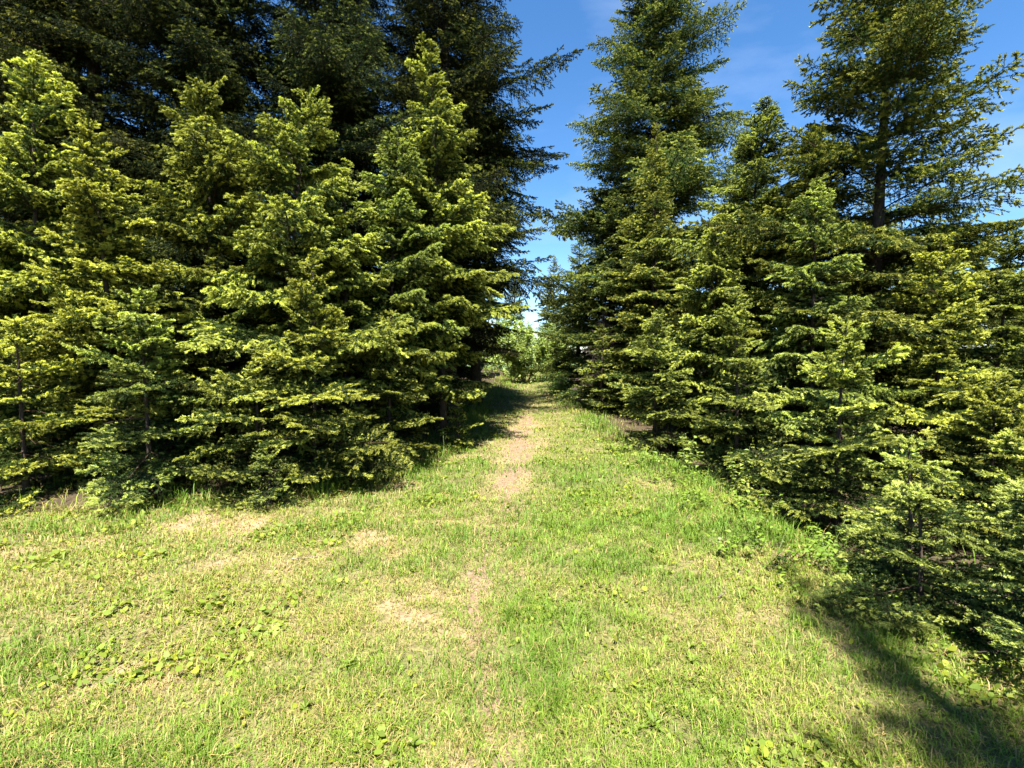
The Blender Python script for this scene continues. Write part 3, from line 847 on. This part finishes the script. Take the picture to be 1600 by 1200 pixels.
GHB = 'broad-leaved herbs along the right edge'
herb('low broad-leaved weeds where the right grass meets the bushy spruce', 2.0, 7.4, 0.26, 14, 6, 315, LEAF_PALE, 0.9, GHB, 0.9)
herb('spreading green weeds beside the pale sapling on the right edge', 2.02, 6.35, 0.26, 15, 6, 316, LEAF_HERB, 0.9, GHB, 0.85)
herb('leafy weeds spilling onto the grass at mid right', 1.95, 5.15, 0.24, 15, 6, 317, LEAF_HERB, 1.0, GHB, 0.8)
herb('small leafy weeds further up the right edge of the grass', 1.85, 8.5, 0.26, 13, 6, 318, LEAF_HERB, 0.9, GHB, 0.95)
herb('sprawling green herb in front of the little right lawn-edge spruce', 2.45, 3.3, 0.28, 18, 6, 312, LEAF_HERB, 0.9, GHB, 0.74)
herb('low herb in the shade at the lower right of the lawn', 2.0, 3.45, 0.20, 18, 5, 313, LEAF_HERB, 0.9, GHB, 0.67)
herb('herb between the two little spruces at the right', 3.35, 3.0, 0.28, 18, 6, 314, LEAF_HERB, 0.9, GHB, 0.74)
herb('pale broad-leaved sapling in front of the bushy right spruce', 2.42, 6.75, 0.60, 9, 7, 301, LEAF_PALE, 0.35, GHB, 1.00)
herb('taller pale leafy sapling beside the head-high right spruce', 2.78, 6.0, 0.76, 12, 8, 302, LEAF_PALE, 0.4, GHB, 1.04)
herb('bright green leafy herb on the lip of the dark ditch', 2.1, 4.45, 0.26, 16, 5, 303, LEAF_HERB, 0.7, GHB, 0.74)
herb('sunlit herb clump nearest the right shadow on the grass', 1.85, 4.05, 0.22, 19, 5, 304, LEAF_HERB, 0.8, GHB, 0.74)
herb('leafy herb clump just right of the sunlit herb clump', 2.28, 3.95, 0.27, 19, 5, 305, LEAF_HERB, 0.8, GHB, 0.78)
herb('herb clump behind the sunlit clump at the ditch', 2.35, 5.0, 0.31, 16, 5, 306, LEAF_HERB, 0.7, GHB, 0.78)
herb('herb growing at the foot of the dense front spruce', 2.85, 4.55, 0.36, 16, 6, 307, LEAF_HERB, 0.7, GHB, 0.81)
herb('small pale herb on the grass left of the ditch', 1.98, 5.6, 0.17, 12, 4, 308, LEAF_PALE, 0.7, GHB, 0.59)
herb('herb in front of the short outer right spruce', 3.7, 4.25, 0.31, 16, 6, 309, LEAF_HERB, 0.7, GHB, 0.81)
herb('last leafy herb at the far right lawn edge', 4.7, 4.3, 0.31, 16, 6, 310, LEAF_PALE, 0.7, GHB, 0.81)
herb('low herb at the far end of the right edge by the brown spruce ball', 1.75, 10.8, 0.24, 15, 5, 311, LEAF_PALE, 0.8, GHB, 0.81)
for q, (lb, x, y, n_, sc) in enumerate((
        ('flat rosette weed alone at the bottom right of the lawn', 0.62, 2.12, 7, 0.95),
        ('rosette weed by the bottom edge, left of the trodden line', -0.42, 2.02, 8, 0.85),
        ('lush rosette weed left of centre in the front lawn', -0.85, 2.55, 9, 0.9),
        ('rosette weed in the left front lawn beside a bare patch', -0.95, 2.22, 7, 0.8),
        ('rosette weed right of the trodden line in the mid lawn', 0.45, 3.05, 8, 0.85),
        ('rosette weed at the right front below the shadow', 0.95, 2.55, 7, 0.85),
        ('small rosette weed beyond the front lawn, left of the trodden line', -0.75, 3.7, 7, 0.9),
        ('rosette weed in the far left lawn', -2.3, 3.3, 8, 0.95),
        ('rosette weed on the mid lawn near the right herbs', 1.15, 4.0, 8, 0.9))):
    rosette(lb, x, y, n_ + 6, 400 + q, sc)

# ------------------------------------------------------------------ dead wood
def dead_branch(label, x, y, z, az, el, ln_, seed):
    rg = np.random.default_rng(seed)
    P = axis(rg, (0, 0, 0), (1, 0, 0), ln_, 0.02, 0.03, 8, 0.07)
    g = Geo(); wood(g, P, 0.006 + 0.003 * ln_, 0.002, np.array([0.19, 0.15, 0.12]))
    for k in range(int(5 + ln_ * 9)):
        s = rg.uniform(0.15, 0.95); p, T = along(P, np.array([s]))
        e = T[0] + rg.normal(0, 0.7, 3); e /= np.linalg.norm(e)
        wood(g, axis(rg, p[0], e, ln_ * rg.uniform(0.08, 0.3) * (1.1 - s), 0.05, 0, 4, 0.1), 0.003, 0.001, np.array([0.2, 0.16, 0.13]) * rg.uniform(0.7, 1.2))
    o = link('dead_branch', g.mesh('dead_branch', M_OLD), loc=(x, y, gz(x, y) + z), rot=(0, -el, az))
    tag(o, label, 'branch')
    return o
for q, (lb, x, y, ln_, az) in enumerate((
        ('thin dry twig lying on the bare patch left of the trodden line', -0.2, 2.62, 0.13, 2.4),
        ('short grey twig lying in the left lawn', -1.75, 3.9, 0.2, 0.3),
        ('dry twig lying on the grass at right below the herbs', 1.35, 3.2, 0.18, 0.9))):
    P_ = dead_branch(lb, x, y, 0.022, az, 0.0, ln_, 500 + q)
dead_branch('pale dead upright stem sticking out of the right thicket', 3.98, 10.35, 0.0, 0.4, R(88), 4.9, 510)
S('small dead spruce with bare pinkish grey twigs above the brown ball', 2.6, 14.3, 2.9, 0.9, 'dead', 'dead_spruce_tree', None, 0.1, 60, 0.16, 7)
print('boughs', N_BOUGH[0], 'grass', NG)
